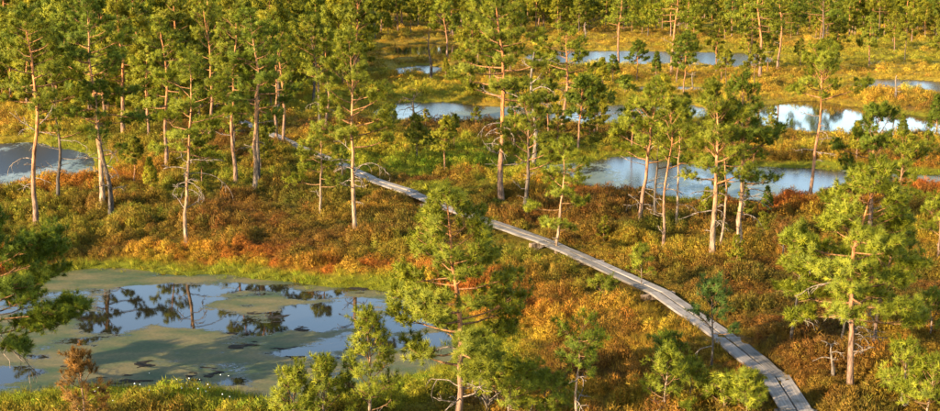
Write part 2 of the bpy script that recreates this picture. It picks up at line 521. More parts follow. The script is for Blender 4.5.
def near_pool_mesh(pp):
    lo, hi = pp.min(0), pp.max(0)
    st = .11
    xs, ys = np.arange(lo[0], hi[0] + st, st), np.arange(lo[1], hi[1] + st, st)
    X, Y = np.meshgrid(xs, ys)
    M = .55 + .85 * (fbm(X * .7, Y * .8, 2.4, 301, 5) - .42)
    M += .8 * (fbm(X * .6, Y * 1.1, .8, 311, 4) - .5)
    for u, v, w, d, a in CLEAR:
        c = at(u, v, 0); W = w / FPX * math.hypot(c[1], H)
        M -= a * .36 * np.exp(-((X - c[0]) / W) ** 2 - ((Y - c[1]) / d) ** 2)
    ins = sdist(X, Y, pp) > -.2
    idx = np.arange(X.size).reshape(X.shape)
    ok = (ins[:-1, :-1] & ins[1:, 1:] & ins[1:, :-1] & ins[:-1, 1:]).ravel()
    q = np.stack([idx[:-1, :-1], idx[:-1, 1:], idx[1:, 1:], idx[1:, :-1]], -1).reshape(-1, 4)[ok]
    me = mesh_from('pool_water', np.stack([X, Y, 0 * X], -1).reshape(-1, 3), [tuple(f) for f in q.tolist()])
    a = me.attributes.new('moss', 'FLOAT', 'POINT'); a.data.foreach_set('value', sat(M).astype(np.float32).ravel())
    return me
for k, poly in POLY.items():
    nxt, prv = np.roll(poly, -1, 0), np.roll(poly, 1, 0)
    t = unit(nxt - prv)
    area = 0.5 * np.sum(poly[:, 0] * nxt[:, 1] - nxt[:, 0] * poly[:, 1])
    nrm = np.stack([t[:, 1], -t[:, 0]], 1) * (1 if area > 0 else -1)
    pp = poly + nrm * 0.9
    if area < 0: pp = pp[::-1]
    if k == 'near':
        me = near_pool_mesh(pp)
    else:
        me = mesh_from('pool_water', [(p[0], p[1], 0.0) for p in pp], [tuple(range(len(pp)))])
    o = link('pool_water', me, POOL_INFO[k][1])
    tag(o, POOL_INFO[k][0], 'pool', kind='structure')

# ------------------------------------------------------------------ plank boardwalk
CENTRE = [(802, 428), (797, 411), (775, 378), (727, 340), (660, 293.5), (590, 261.5), (545, 242), (490, 223), (435, 203), (410, 193), (370, 179), (340, 164.5), (300, 147.5), (262, 130), (228, 116)]
WALK = np.array([at(u, v, 0.34)[:2] for u, v in CENTRE])
def walk_dist(x, y):
    best = np.full(x.shape, 1e9)
    for i in range(len(WALK) - 1):
        a, b = WALK[i], WALK[i + 1]; e = b - a
        t = np.clip(((x - a[0]) * e[0] + (y - a[1]) * e[1]) / (e @ e), 0, 1)
        best = np.minimum(best, np.hypot(x - a[0] - t * e[0], y - a[1] - t * e[1]))
    return best

def box_mesh(name, L, W, T, rng, wob=0.006):
    """plank lying along X with chamfered top edges and slightly worn ends"""
    prof = [(-W / 2, 0), (-W / 2, T - .008), (-W / 2 + .012, T), (W / 2 - .012, T), (W / 2, T - .008), (W / 2, 0)]
    n = 6; vs = []; fs = []
    for i in range(n):
        x = -L / 2 + L * i / (n - 1)
        dy, dz = rng.normal(0, wob), rng.normal(0, wob * .6)
        for (py, pz) in prof:
            vs.append((x + (rng.normal(0, .008) if i in (0, n - 1) else 0), py + dy, pz + dz))
    k = len(prof)
    for i in range(n - 1):
        for j in range(k):
            j2 = (j + 1) % k
            fs.append((i * k + j, (i + 1) * k + j, (i + 1) * k + j2, i * k + j2))
    fs.append(tuple(range(k))); fs.append(tuple((n - 1) * k + j for j in reversed(range(k))))
    return mesh_from(name, vs, fs)

def build_walk():
    rng = np.random.default_rng(5)
    root = empty('boardwalk', (WALK[1][0], WALK[1][1], 0.0))
    tag(root, 'grey weathered plank boardwalk winding across the bog', 'boardwalk')
    ox, oy = WALK[1]
    for i in range(len(WALK) - 1):
        a, b = WALK[i], WALK[i + 1]
        L = np.hypot(*(b - a)); ang = math.atan2(b[1] - a[1], b[0] - a[0])
        nsec = max(1, int(round(L / 3.6)))
        for sct in range(nsec):
            p = a + (b - a) * (sct + .5) / nsec
            ln = L / nsec + 0.02
            wdt = 0.285 if i < 3 else 0.245 if i < 5 else 0.22
            for side in (-1, 1):
                off = side * (wdt / 2 + .013 + rng.uniform(0, .012))
                me = box_mesh('plank', ln - rng.uniform(0, .02) + (0.10 if side < 0 else -0.02), wdt, .05, rng)
                o = link('plank', me, PLANK, root)
                o.location = (p[0] - math.sin(ang) * off - ox, p[1] + math.cos(ang) * off - oy, 0.335 + rng.uniform(-.012, .012))
                o.rotation_euler = (rng.normal(0, .012), rng.normal(0, .004), ang + rng.normal(0, .009))
            q = a + (b - a) * sct / nsec
            me = box_mesh('sleeper', 0.78 + rng.uniform(-.1, .2), .15, .13, rng)
            o = link('sleeper', me, BARK_PALE, root)
            o.location = (q[0] - ox + math.cos(ang) * .1, q[1] - oy + math.sin(ang) * .1, 0.19)
            o.rotation_euler = (0, 0, ang + math.pi / 2 + rng.normal(0, .06))
build_walk()

# ------------------------------------------------------------------ pines
def needles(pos, dirs, rng, length, width, count, spread=0.9, shoot=0.10):
    """one bottlebrush of needles for each shoot; returns triangles and a tint per vertex"""
    n = len(pos)
    r = unit(rng.normal(size=(n, count, 3)))
    d = unit(dirs[:, None, :] * 0.75 + r * spread)
    base = pos[:, None, :] + dirs[:, None, :] * (rng.random((n, count, 1)) * shoot)
    L = length * (0.75 + 0.5 * rng.random((n, count, 1)))
    side = unit(np.cross(d, unit(rng.normal(size=(n, count, 3))))) * width * 0.5
    tri = np.stack([base - side, base + side, base + d * L], 2)
    tint = np.repeat(np.clip(rng.normal(.5, .24, n), 0, 1)[:, None], count, 1) * .75 + rng.random((n, count)) * .25
    return tri.reshape(-1, 3), np.repeat(tint.reshape(-1), 3)

def curve_branch(p0, az, el, L, rng, up=0.25, seg=6, wob=0.06):
    pts = [np.array(p0, float)]
    for i in range(seg):
        el_i = el + up * (i / seg) * 1.6
        az += rng.normal(0, .12)
        d = np.array([math.cos(az) * math.cos(el_i), math.sin(az) * math.cos(el_i), math.sin(el_i)])
        pts.append(pts[-1] + d * L / seg + rng.normal(0, wob * L / seg, 3))
    return np.array(pts)

def poly_at(pts, t):
    k = t * (len(pts) - 1); i = min(int(k), len(pts) - 2); f = k - i
    return pts[i] * (1 - f) + pts[i + 1] * f, unit(pts[i + 1] - pts[i])

PATHS = []
def make_pine(seed, h, cb, R, tr, style='round', lean=(0, 0), limbs=26, near=True, dead=0, nl=None, dens=1.0, even=False):
    """meshes of one pine in its own frame: trunk, branches, needles, dead branches"""
    rng = np.random.default_rng(seed)
    K = 12
    t = np.linspace(0, 1, K)
    ph = rng.uniform(0, 6.28, 2); am = (.035 if style != 'cone' else .015) * h
    path = np.stack([lean[0] * t ** 1.3 + am * np.sin(t * 4.5 + ph[0]) * t * (1 - .3 * t), lean[1] * t ** 1.3 + am * np.sin(t * 4.0 + ph[1]) * t, h * t], 1)
    path[1:, :2] += np.cumsum(rng.normal(0, .006 * h, (K - 1, 2)), 0)
    path[0, 2] -= .25
    rad = tr * ((1 - t) ** .75 * .88 + .05); rad[0] *= 1.45; rad[1] *= 1.06
    T = Tubes(); T.add(path, rad, 9 if near else 6, .12, rng)
    B = Tubes()
    pos, drs = [], []
    nleaf = nl
    tw_step = 1.0 if near else 1.5
    for i in range(limbs):
        q = (i + rng.uniform(.1, .9)) / limbs
        q = q ** .85
        z = cb + (h - cb) * q * .97
        p0, _ = poly_at(path, z / h)
        if style == 'cone':
            L = R * (1 - q) ** .75 * rng.uniform(.75, 1.1) + .08 * R
            el = math.radians(18 + 35 * q + rng.normal(0, 8))
        elif style == 'flat':
            L = R * (.55 + .45 * q) * rng.uniform(.5, 1.1)
            el = math.radians(-5 + 20 * q + rng.normal(0, 8))
        elif style == 'tall':      # open layered crown
            L = R * (.65 + .35 * math.sin(math.pi * min(1, q * .8 + .25))) * (1 - .72 * q ** 2.4) * rng.choice([.8, .9, 1.0, 1.08] if even else [.45, .75, 1.0, 1.2]) * rng.uniform(.85, 1.1)
            el = math.radians(-8 + 38 * q ** 1.5 + rng.normal(0, 7))
        else:
            L = R * math.sqrt(max(0, 1 - (q * 1.05 - .12) ** 2)) * (1 - .35 * q) * rng.choice([.8, .9, 1.0, 1.08] if even else [.5, .8, 1.0, 1.2]) * rng.uniform(.85, 1.1)
            el = math.radians(0 + 55 * q + rng.normal(0, 10))
        az = i * 2.39996 + rng.normal(0, .35)
        pts = curve_branch(p0, az, el, L, rng, up=.28)
        r0 = max(.010, min(tr * .42 * (1 - .75 * q), .03 * L + .008))
        B.add(pts, np.linspace(r0, .005, len(pts)), 5 if near else 3)
        ntw = max(3, int(L * 11 / tw_step * dens))
        for k in range(ntw):
            tt = rng.uniform(.38, 1.0) ** .7
            bp, bd = poly_at(pts, tt)
            sgn = 1 if k % 2 else -1
            a2 = math.atan2(bd[1], bd[0]) + sgn * math.radians(rng.uniform(25, 75))
            lt = (.2 + .34 * L * (1.1 - tt)) * rng.uniform(.6, 1.2)
            e2 = math.asin(np.clip(bd[2], -1, 1)) * .5 + math.radians(rng.uniform(-8, 30))
            td = np.array([math.cos(a2) * math.cos(e2), math.sin(a2) * math.cos(e2), math.sin(e2)])
            te = bp + td * lt
            if near:
                B.add(np.array([bp, bp + td * lt * .55 + [0, 0, -.01], te]), [.008, .006, .004], 3)
            m = max(2, int(lt * 13 / tw_step))
            fr = rng.uniform(.35, 1.0, m)
            pp = bp[None] + td[None] * (lt * fr)[:, None] + rng.normal(0, .045 if near else .08, (m, 3))
            dd = unit(td[None] * .7 + np.array([0, 0, .55]) + rng.normal(0, .45, (m, 3)))
            pos.append(pp); drs.append(dd)
        # the limb's own tip
        m = 4
        pp = pts[-1][None] + rng.normal(0, .05 if near else .09, (m, 3)); dd = unit(unit(pts[-1] - pts[-2])[None] + rng.normal(0, .4, (m, 3)))
        pos.append(pp); drs.append(dd)
    top = path[-1]
    m = 10
    pos.append(top[None] + rng.normal(0, .07, (m, 3)) - np.array([0, 0, 1]) * rng.uniform(0, .25, (m, 1)))
    drs.append(unit(np.array([0, 0, 1.0]) + rng.normal(0, .5, (m, 3))))
    if limbs == 0: pos, drs = [top[None]], [np.array([[0, 0, 1.0]])]
    pos, drs = np.concatenate(pos), np.concatenate(drs)
    tri, tint = needles(pos, drs, rng, *nleaf, shoot=.09 if near else .16)
    ax = np.stack([np.interp(pos[:, 2], path[:, 2], path[:, k]) for k in (0, 1)], 1)
    rad_ = np.concatenate([pos[:, :2] - ax, np.zeros((len(pos), 1))], 1) / max(R * .6, .1)
    soft = unit(unit(drs) * .75 + rad_ * .55 + np.array([0, 0, .35]) + rng.normal(0, .18, pos.shape))
    cm = tri_mesh('needles', tri, np.repeat(soft, nleaf[2], 0))
    a = cm.attributes.new('tint', 'FLOAT', 'POINT'); a.data.foreach_set('value', tint.astype(np.float32))
    dm = []
    for i in range(dead):
        z = cb * rng.uniform(.35, 1.02)
        p0, _ = poly_at(path, min(.95, z / h))
        D = Tubes()
        az = rng.uniform(0, 6.28); L = rng.uniform(.35, 1.0) * max(.6, R * .62)
        up = rng.uniform(-.9, .5)
        pts = curve_branch(p0, az, math.radians(rng.uniform(-5, 25)), L, rng, up=up, wob=.16)
        D.add(pts, np.linspace(max(.014, tr * .16), .006, len(pts)), 5)
        for k in range(rng.integers(2, 5)):
            bp, bd = poly_at(pts, rng.uniform(.3, .95))
            p2 = curve_branch(bp, math.atan2(bd[1], bd[0]) + rng.choice([-1, 1]) * rng.uniform(.4, 1.1), math.asin(np.clip(bd[2], -1, 1)) + rng.normal(0, .3), L * rng.uniform(.25, .5), rng, up=up, seg=4, wob=.2)
            D.add(p2, np.linspace(.010, .005, len(p2)), 4)
        dm.append(D.mesh('dead_branch'))
    PATHS.append(path)
    return T.mesh('trunk'), B.mesh('branches'), cm, dm

def assemble(name, meshes, loc, rz, bark, colr, scale=1.0):
    tm, bm_, cm, dm = meshes
    root = empty(name, loc, rz)
    root.scale = (scale,) * 3
    link('trunk', tm, bark, root)
    cr = link('crown', cm, NEEDLE, root); cr.color = (*colr, 1)
    if bm_: link('branches', bm_, TWIG, cr)
    for d in dm: link('dead_branch', d, DEAD, root)
    return root

G0, DK, YG, BL, BR = (1, 1, 1), (.72, .86, .9), (1.1, 1.12, 1.1), (.5, .75, 1.8), (1.15, .55, 1.6)
# base x, base y, top y, crown bottom y, half width px, trunk px, style, top shift px, limbs, dead, bark, tone, name, label
HEROES = [
 (36, 227, 14, 112, 38, 8, 'tall', -3, 30, 6, BARK, G0, 'tall pine at the left edge with bare forked grey branches over the left pool'),
 (58, 207, 62, 135, 26, 6, 'round', 6, 18, 4, BARK_DARK, G0, 'dark trunked pine standing at the shore of the left pool'),
 (102, 211, 2, 118, 44, 8, 'tall', -2, 38, 4, BARK_PALE, DK, 'tall straight pine with pale sunlit trunk right of the left pool'),
 (111, 216, 84, 150, 22, 8, 'round', -4, 12, 8, BARK_DARK, DK, 'dark leaning trunk with tangled dead twigs touching the pale straight pine'),
 (187, 246, 56, 150, 42, 6, 'tall', 2, 26, 9, BARK_PALE, YG, 'slim pine above the near pool with drooping bare branches to its right'),
 (166, 167, 18, 112, 30, 6, 'tall', -3, 26, 2, BARK, YG, 'orange trunked pine behind the slim pine with drooping branches'),
 (210, 138, 2, 95, 28, 5, 'round', 2, 26, 1, BARK, G0, 'pine with twin looking orange stem in the left forest front'),
 (236, 182, 8, 108, 32, 6, 'tall', 3, 28, 2, BARK, G0, 'reddish pine left of the dark double stem near the boardwalk end'),
 (254, 194, 12, 100, 34, 7, 'tall', 4, 28, 3, BARK_PALE, DK, 'pine with grey sunlit stem at the left of a close pair'),
 (259, 186, 30, 105, 28, 6, 'round', 8, 20, 2, BARK_DARK, DK, 'dark stem pressed behind the grey sunlit stem of a pair'),
 (276, 142, 20, 88, 26, 4.5, 'round', -3, 22, 1, BARK, G0, 'left one of two pines where the boardwalk vanishes into trees'),
 (283, 148, 24, 92, 24, 5, 'round', 4, 22, 1, BARK, YG, 'right one of two pines where the boardwalk vanishes into trees'),
 (320, 137, 20, 80, 30, 4.5, 'round', 0, 24, 2, BARK_DARK, G0, 'pine behind the boardwalk left of the forked pine crown'),
 (326, 130, 34, 82, 26, 4.5, 'round', 6, 20, 1, BARK, YG, 'reddish pine close behind the forked pine crown'),
 (321, 216, 128, 190, 26, 4, 'tall', 2, 16, 2, BARK_PALE, G0, 'small thin pine with white stem foot left of the forked pine'),
 (356, 238, 48, 140, 46, 7, 'round', -1, 30, 8, BARK_PALE, G0, 'forked pine in mid field with a bare branch reaching over the boardwalk'),
 (342, 190, 150, 172, 10, 4, 'round', 1, 7, 1, BARK_DARK, DK, 'short dark pine stub beside the boardwalk left of the forked pine'),
 (502, 203, -6, 92, 46, 9, 'tall', 4, 34, 9, BARK, G0, 'tallest central pine with orange upper trunk behind the boardwalk'),
 (525, 221, 100, 165, 34, 7, 'round', 6, 20, 6, BARK_DARK, G0, 'dark stemmed pine right of the tallest central pine'),
 (563, 133, 28, 92, 40, 6, 'tall', 8, 28, 4, BARK, YG, 'leaning orange pine beyond the central dead snag'),
 (556, 253, 140, 232, 32, 5, 'tall', 14, 20, 3, BARK_PALE, YG, 'feathery pale young pine growing right against the boardwalk'),
 (640, 229, 94, 160, 38, 7, 'round', 10, 22, 6, BARK, YG, 'orange pine with a kinked fork right of the boardwalk'),
 (655, 216, 120, 165, 22, 5, 'round', 2, 12, 3, BARK_DARK, DK, 'thin dark pine behind the kinked orange pine'),
 (663, 252, 104, 162, 26, 5, 'round', -4, 16, 4, BARK, G0, 'thin pine with white foot between kinked pine and thick pale pair'),
 (677, 232, 108, 160, 24, 4, 'round', 5, 14, 3, BARK_PALE, YG, 'slender pale pine second left of the thick pale pair'),
 (712, 262, 92, 178, 36, 9, 'round', 10, 26, 6, BARK_PALE, G0, 'thick pale pine, left stem of the pair by the middle pool'),
 (721, 256, 110, 175, 20, 4, 'round', 4, 12, 3, BARK_PALE, G0, 'thin pale stem between the two thick pale pines'),
 (738, 252, 82, 180, 40, 9, 'round', 2, 30, 6, BARK_PALE, DK, 'thick pale pine with dense dark green top, right of the pair'),
 (811, 207, 54, 92, 34, 6, 'round', 6, 24, 5, BARK, YG, 'lone orange pine with a small high crown before the right pool'),
 (870, 232, 112, 190, 36, 7, 'round', -2, 24, 1, BARK, DK, 'dark green pine behind the big light green pine'),
 (850, 396, 164, 316, 66, 10, 'tall', 12, 46, 8, BARK, YG, 'big light green pine with orange trunk in the right foreground'),
 (872, 362, 236, 318, 42, 6, 'round', 14, 20, 5, BARK, YG, 'crooked smaller pine right of the big light green pine'),
 (842, 348, 255, 300, 26, 4, 'round', 2, 14, 2, BARK_DARK, G0, 'thin dark stem behind the big light green pine trunk'),
 (791, 354, 232, 300, 26, 5, 'round', 4, 14, 3, BARK_DARK, YG, 'thin brown pine between boardwalk and big light green pine'),
 (711, 374, 288, 330, 24, 4, 'round', 2, 14, 2, BARK_DARK, BL, 'little blue green pine at the near left side of the boardwalk'),
 (937, 266, 205, 240, 26, 4, 'round', -2, 12, 2, BARK, YG, 'small pine half cut by the right edge of the photo'),
 (456, 434, 194, 372, 68, 11, 'tall', 4, 50, 6, BARK, G0, 'big full pine in the centre foreground with orange trunk'),
 (371, 432, 315, 412, 30, 6, 'cone', 0, 30, 2, BARK_PALE, YG, 'tallest pointed young pine at the near pool, left of the big pine'),
 (326, 438, 362, 425, 22, 4, 'cone', 0, 20, 0, BARK_PALE, YG, 'middle one of three pointed saplings at the bottom edge'),
 (295, 440, 374, 428, 24, 4, 'cone', 0, 20, 0, BARK_PALE, YG, 'leftmost and smallest of three pointed saplings at the bottom edge'),
 (578, 430, 337, 368, 26, 5, 'flat', -2, 12, 5, BARK_PALE, DK, 'stunted pine with flat top and bare pale trunk at the bottom centre'),
 (-34, 402, 228, 350, 112, 12, 'tall', 10, 40, 7, BARK, DK, 'dark pine reaching in from the left edge over the near pool'),
 (86, 436, 354, 420, 22, 4, 'cone', 0, 16, 0, BARK, BR, 'withered orange brown sapling at the bottom left'),
 (747, 428, 378, 418, 18, 3, 'cone', 0, 16, 0, BARK_PALE, YG, 'bright sapling just left of the boardwalk end'),
 (724, 420, 388, 414, 20, 3, 'cone', 0, 14, 0, BARK_PALE, YG, 'low bright bushy sapling second left of the boardwalk end'),
 (926, 428, 362, 415, 30, 4, 'cone', 2, 20, 2, BARK_PALE, YG, 'low young pine in the bottom right corner'),
 (664, 420, 356, 404, 22, 4, 'cone', 4, 16, 3, BARK_PALE, YG, 'low twiggy pine at the bottom right of the stunted pine'),
 (666, 368, 342, 366, 16, 3, 'round', 0, 12, 0, BARK, DK, 'small dark green pine bush in the orange hollow'),
 (508, 428, 372, 408, 38, 4, 'round', 4, 20, 5, BARK_PALE, YG, 'low pine bush with bare pale twigs right of the big pine'),
 (545, 426, 385, 414, 26, 3, 'round', 0, 14, 2, BARK_PALE, YG, 'knee high pine bush left of the stunted pine'),
 (641, 293, 250, 276, 8, 2, 'cone', 0, 9, 0, BARK_PALE, YG, 'single thin sapling at the right side of the boardwalk'),
 (604, 300, 284, 297, 14, 2, 'round', 0, 9, 0, BARK, G0, 'tiny round pine seedling in the orange grass left of the boardwalk'),
 (783, 262, 222, 254, 10, 3, 'cone', 0, 10, 0, BARK_DARK, BR, 'withered brown sapling left of the big light green pine'),
 (900, 412, 350, 396, 26, 4, 'round', 6, 14, 4, BARK_PALE, YG, 'twiggy small pine right of the big light green pine trunk'),
 (690, 408, 366, 400, 16, 3, 'cone', 0, 13, 2, BARK_PALE, G0, 'low pine bush beneath the little blue green pine'),
 (930, 340, 300, 332, 24, 3, 'round', 0, 14, 2, BARK_PALE, YG, 'low pine by the right edge above the corner pine'),
 # middle distance
 (822, 54, -14, 22, 26, 4.5, 'round', 0, 20, 3, BARK_DARK, DK, 'wide dark pine with stout dark trunk beyond the far right pools'),
 (760, 77, -22, 28, 24, 5, 'tall', 2, 22, 3, BARK, G0, 'tall orange pine at the right end of the long far pool'),
 (778, 70, -14, 26, 20, 4, 'tall', -1, 18, 2, BARK, G0, 'second tall orange pine right behind the long far pool end'),
 (749, 69, 8, 36, 14, 3.5, 'round', 0, 14, 2, BARK, YG, 'shorter pine left of two tall orange pines'),
 (672, 75, -16, 20, 22, 5, 'tall', 2, 20, 3, BARK, YG, 'tall orange pine standing before the white far pool reflection'),
 (618, 64, -10, 26, 20, 4, 'tall', 0, 18, 2, BARK, YG, 'orange pine left of the white far pool reflection'),
 (447, 58, 10, 32, 20, 3.5, 'round', -4, 18, 1, BARK, YG, 'bright round crowned pine right of the dark far pool'),
 (600, 122, 96, 116, 22, 2, 'round', 0, 12, 0, BARK, DK, 'low dark pine bush at the left of the centre pool'),
 (660, 100, 84, 98, 10, 2, 'round', 0, 10, 0, BARK, DK, 'small dark round pine bush beside the thin water strip'),
 (625, 94, 82, 92, 8, 2, 'round', 0, 9, 0, BARK, DK, 'tiny dark pine bush left of the thin water strip'),
 (895, 240, 140, 200, 30, 5, 'round', 4, 20, 1, BARK, G0, 'pine crown peeking right behind the big light green pine'),
]
# bare branches that stand out: height in the photo, side, reach in pixels, first tilt, bend
BARE = {187: [(174, 1, 44, .1, -.75), (181, 1, 26, .0, -1.0), (182, -1, 20, .1, -1.2), (168, -1, 22, .1, -.2), (190, 1, 20, .3, -1.6), (160, 1, 30, .2, -.3)],
 356: [(172, 1, 40, .8, -1.3), (160, -1, 32, .05, .1), (176, 1, 18, -.2, -.8), (168, -1, 16, .2, -.6), (181, -1, 12, .2, -.7)],
 36: [(132, -1, 30, .5, .2), (126, 1, 24, .7, .2), (160, -1, 26, .2, -.9), (185, -1, 14, .2, -1.2), (178, 1, 18, .1, -.6)],
 58: [(140, 1, 30, .1, -.5), (150, -1, 18, .2, .2), (158, 1, 36, -.2, .5)],
 111: [(150, 1, 20, .2, -1.1), (165, 1, 18, .0, -1.0), (160, -1, 16, .3, -.4)],
 502: [(76, 1, 22, -.5, -.3), (124, -1, 24, .1, -.6), (100, -1, 26, .2, .2), (138, -1, 14, .1, -1.2), (92, 1, 26, -.1, -.6)],
 640: [(150, 1, 20, .6, .1), (190, 1, 20, -.6, -.2), (205, 1, 14, .3, -.8)], 663: [(236, -1, 14, .9, .1), (190, 1, 18, .1, -.4)],
 677: [(205, 1, 20, .2, -.6), (222, 1, 16, .1, -.3)],
 712: [(190, -1, 26, .05, -.2), (210, -1, 30, .1, -.3), (222, 1, 14, .2, -.5), (180, -1, 20, .3, -.2)], 738: [(200, 1, 34, .1, -.6), (215, 1, 26, .2, -.9), (190, 1, 30, .2, -.4)],
 456: [(352, -1, 44, .15, -.7), (392, 1, 30, .3, -.8), (385, 1, 22, .1, .2)], 850: [(270, -1, 46, .1, -.15), (282, -1, 50, .0, -.3), (330, 1, 24, .3, -.9), (345, 1, 18, .2, -1.2)],
 -34: [(330, 1, 92, .0, -.35), (345, 1, 80, -.05, -.7), (322, 1, 84, .1, -.2)], 563: [(96, 1, 20, -.2, -.4)], 811: [(152, 1, 26, .1, -.2), (150, -1, 22, .2, -.3), (140, 1, 18, .2, -.1)]}
def bare_branch(seed, p0, side, L, el, bend, r0):
    rng = np.random.default_rng(seed); D = Tubes()
    pts = curve_branch(p0, (0 if side > 0 else math.pi) + rng.normal(0, .25), el, L, rng, up=bend, seg=8, wob=.12)
    D.add(pts, np.linspace(r0, .007, len(pts)), 5)
    for k in range(rng.integers(3, 7)):
        bp, bd = poly_at(pts, rng.uniform(.3, .97))
        p2 = curve_branch(bp, math.atan2(bd[1], bd[0]) + rng.choice([-1, 1]) * rng.uniform(.3, 1.0), math.asin(np.clip(bd[2], -1, 1)) + rng.normal(0, .3), L * rng.uniform(.15, .38), rng, up=bend, seg=4, wob=.2)
        D.add(p2, np.linspace(.009, .005, len(p2)), 4)
    return D.mesh('dead_branch')
hero_xy = []
for i, (bx, by, ty, cy, hw, tw, style, shift, limbs, dead, bark, tone, label) in enumerate(HEROES):
    p = at(bx, by, 0.15)
    z = max(gz(p[0], p[1]), 0.0)
    dist = p[1]
    slant = math.hypot(dist, H)
    h = height_at(dist, ty) - z
    cb = max(.08, height_at(dist, cy) - z) * .9
    R = hw / FPX * slant * (1.12 if style != 'cone' and dist > 31 else 1.0)
    tr = tw / FPX * slant * .35
    near = dist < 75
    if not near: nl = (.17, .036, 20)
    elif style == 'cone' or h < 2.0: nl = (.095, .010, 36)
    else: nl = (.11, .0115, 46) if dist < 48 else (.11, .0155, 34)
    ms = make_pine(100 + i, h, cb, R, tr, style, (shift / FPX * slant * .6, RNG.normal(0, .12)), limbs, near, dead, nl, dens=.45 if tone is BR else 1.25 if (h < 2.2 or dist < 31) else 1.0, even=dist < 31)
    for k, (by_, side, reach, el, bend) in enumerate(BARE.get(bx, [])):
        zz = height_at(dist, by_) - z
        ms[3].append(bare_branch(7000 + i * 20 + k, poly_at(PATHS[-1], min(.97, zz / h))[0], side, reach / FPX * slant * 1.1, el, bend, max(.014, tr * .22)))
    name = 'pine_sapling' if (style == 'cone' or h < 1.6) else 'pine_tree'
    o = assemble(name, ms, (p[0], p[1], z), 0, bark, tone)
    tag(o, label, 'sapling' if name == 'pine_sapling' else 'pine', 'young pines of the foreground' if name == 'pine_sapling' else 'pines in front of the forest')
    hero_xy.append((p[0], p[1]))

# dead trees
def snag(seed, bx, by, ty, tw, shift, label, nbr=9, spread=.5, bark=DEAD, lo=.25):
    rng = np.random.default_rng(seed)
    p = at(bx, by, .15); z = max(0, gz(p[0], p[1])); slant = math.hypot(p[1], H)
    h = height_at(p[1], ty) - z; tr = tw / FPX * slant * .5
    t = np.linspace(0, 1, 10)
    path = np.stack([shift / FPX * slant * t ** 1.4 + .03 * h * np.sin(t * 6), .03 * h * np.sin(t * 5 + 1), h * t], 1); path[0, 2] -= .2
    T = Tubes(); T.add(path, tr * (1 - .8 * t), 8, .12, rng)
    root = empty('dead_tree', (p[0], p[1], z))
    link('trunk', T.mesh('trunk'), bark, root)
    for i in range(nbr):
        p0, _ = poly_at(path, rng.uniform(lo, .97)); L = spread * rng.uniform(.4, 1.1); D = Tubes()
        up = rng.uniform(-1.1, .7)
        pts = curve_branch(p0, i * 2.4 + rng.normal(0, .4), math.radians(rng.uniform(0, 45)), L, rng, up=up, wob=.18)
        D.add(pts, np.linspace(max(.016, tr * .3), .006, len(pts)), 5)
        for k in range(rng.integers(2, 5)):
            bp, bd = poly_at(pts, rng.uniform(.3, .95))
            p2 = curve_branch(bp, math.atan2(bd[1], bd[0]) + rng.choice([-1, 1]) * rng.uniform(.4, 1.2), rng.normal(.1, .4), L * rng.uniform(.3, .55), rng, up=up, seg=4, wob=.2)
            D.add(p2, np.linspace(.011, .005, len(p2)), 4)
        link('branch', D.mesh('branch'), bark, root)
    tag(o := root, label, 'dead tree', 'dead trees')
    hero_xy.append((p[0], p[1]))
    return o
snag(1, 532, 176, 52, 5, 2, 'silvery dead snag with curling bare branches right of the tallest pine', 16, 1.1, DEAD, .3)
snag(2, 413, 134, 94, 3.5, 2, 'small dark snag with spreading crooked arms by the centre pool', 10, .9, BARK_DARK, .4)
snag(3, 430, 81, 34, 3.5, 0, 'lone dark snag by the small blue pool', 4, 1.2, BARK_DARK, .6)
snag(4, 895, 101, 75, 3, 0, 'short white snag on the golden sedge at the right', 4, .35, DEAD)
snag(5, 832, 386, 344, 5, -3, 'pale broken stump beside the big light green pine trunk', 5, .3, DEAD)
snag(6, 692, 91, 72, 2, 0, 'thin white snag at the shore of the long far pool', 3, .3, DEAD)
snag(7, 488, 412, 380, 4, -10, 'bleached twisted deadwood right of the big foreground pine trunk', 9, .7, DEAD, .1)
snag(8, 585, 38, 22, 2, 0, 'thin grey snag by the fringe of the far forest', 3, .4, DEAD)

# ------------------------------------------------------------------ forest: copies of a few far prototypes, each tree its own object
far_protos = []
for k in range(11):
    r_ = np.random.default_rng(500 + k)
    h = [6.2, 7.2, 8.0, 5.2, 6.8, 7.6, 4.6, 6.0, 8.4, 5.6, 6.6][k]
    st = ['round', 'tall', 'tall', 'round', 'tall', 'round', 'cone', 'round', 'tall', 'tall', 'round'][k]
    ms = make_pine(900 + k, h, h * [.42, .38, .45, .3, .35, .5, .15, .45, .4, .16, .2][k], [1.7, 1.6, 1.8, 1.5, 1.5, 2.0, 1.1, 1.9, 1.7, 1.6, 1.8][k], .11, st, (r_.normal(0, .2), r_.normal(0, .2)), 36, False, 0, (.20, .042, 20), dens=1.6)
    far_protos.append(ms)

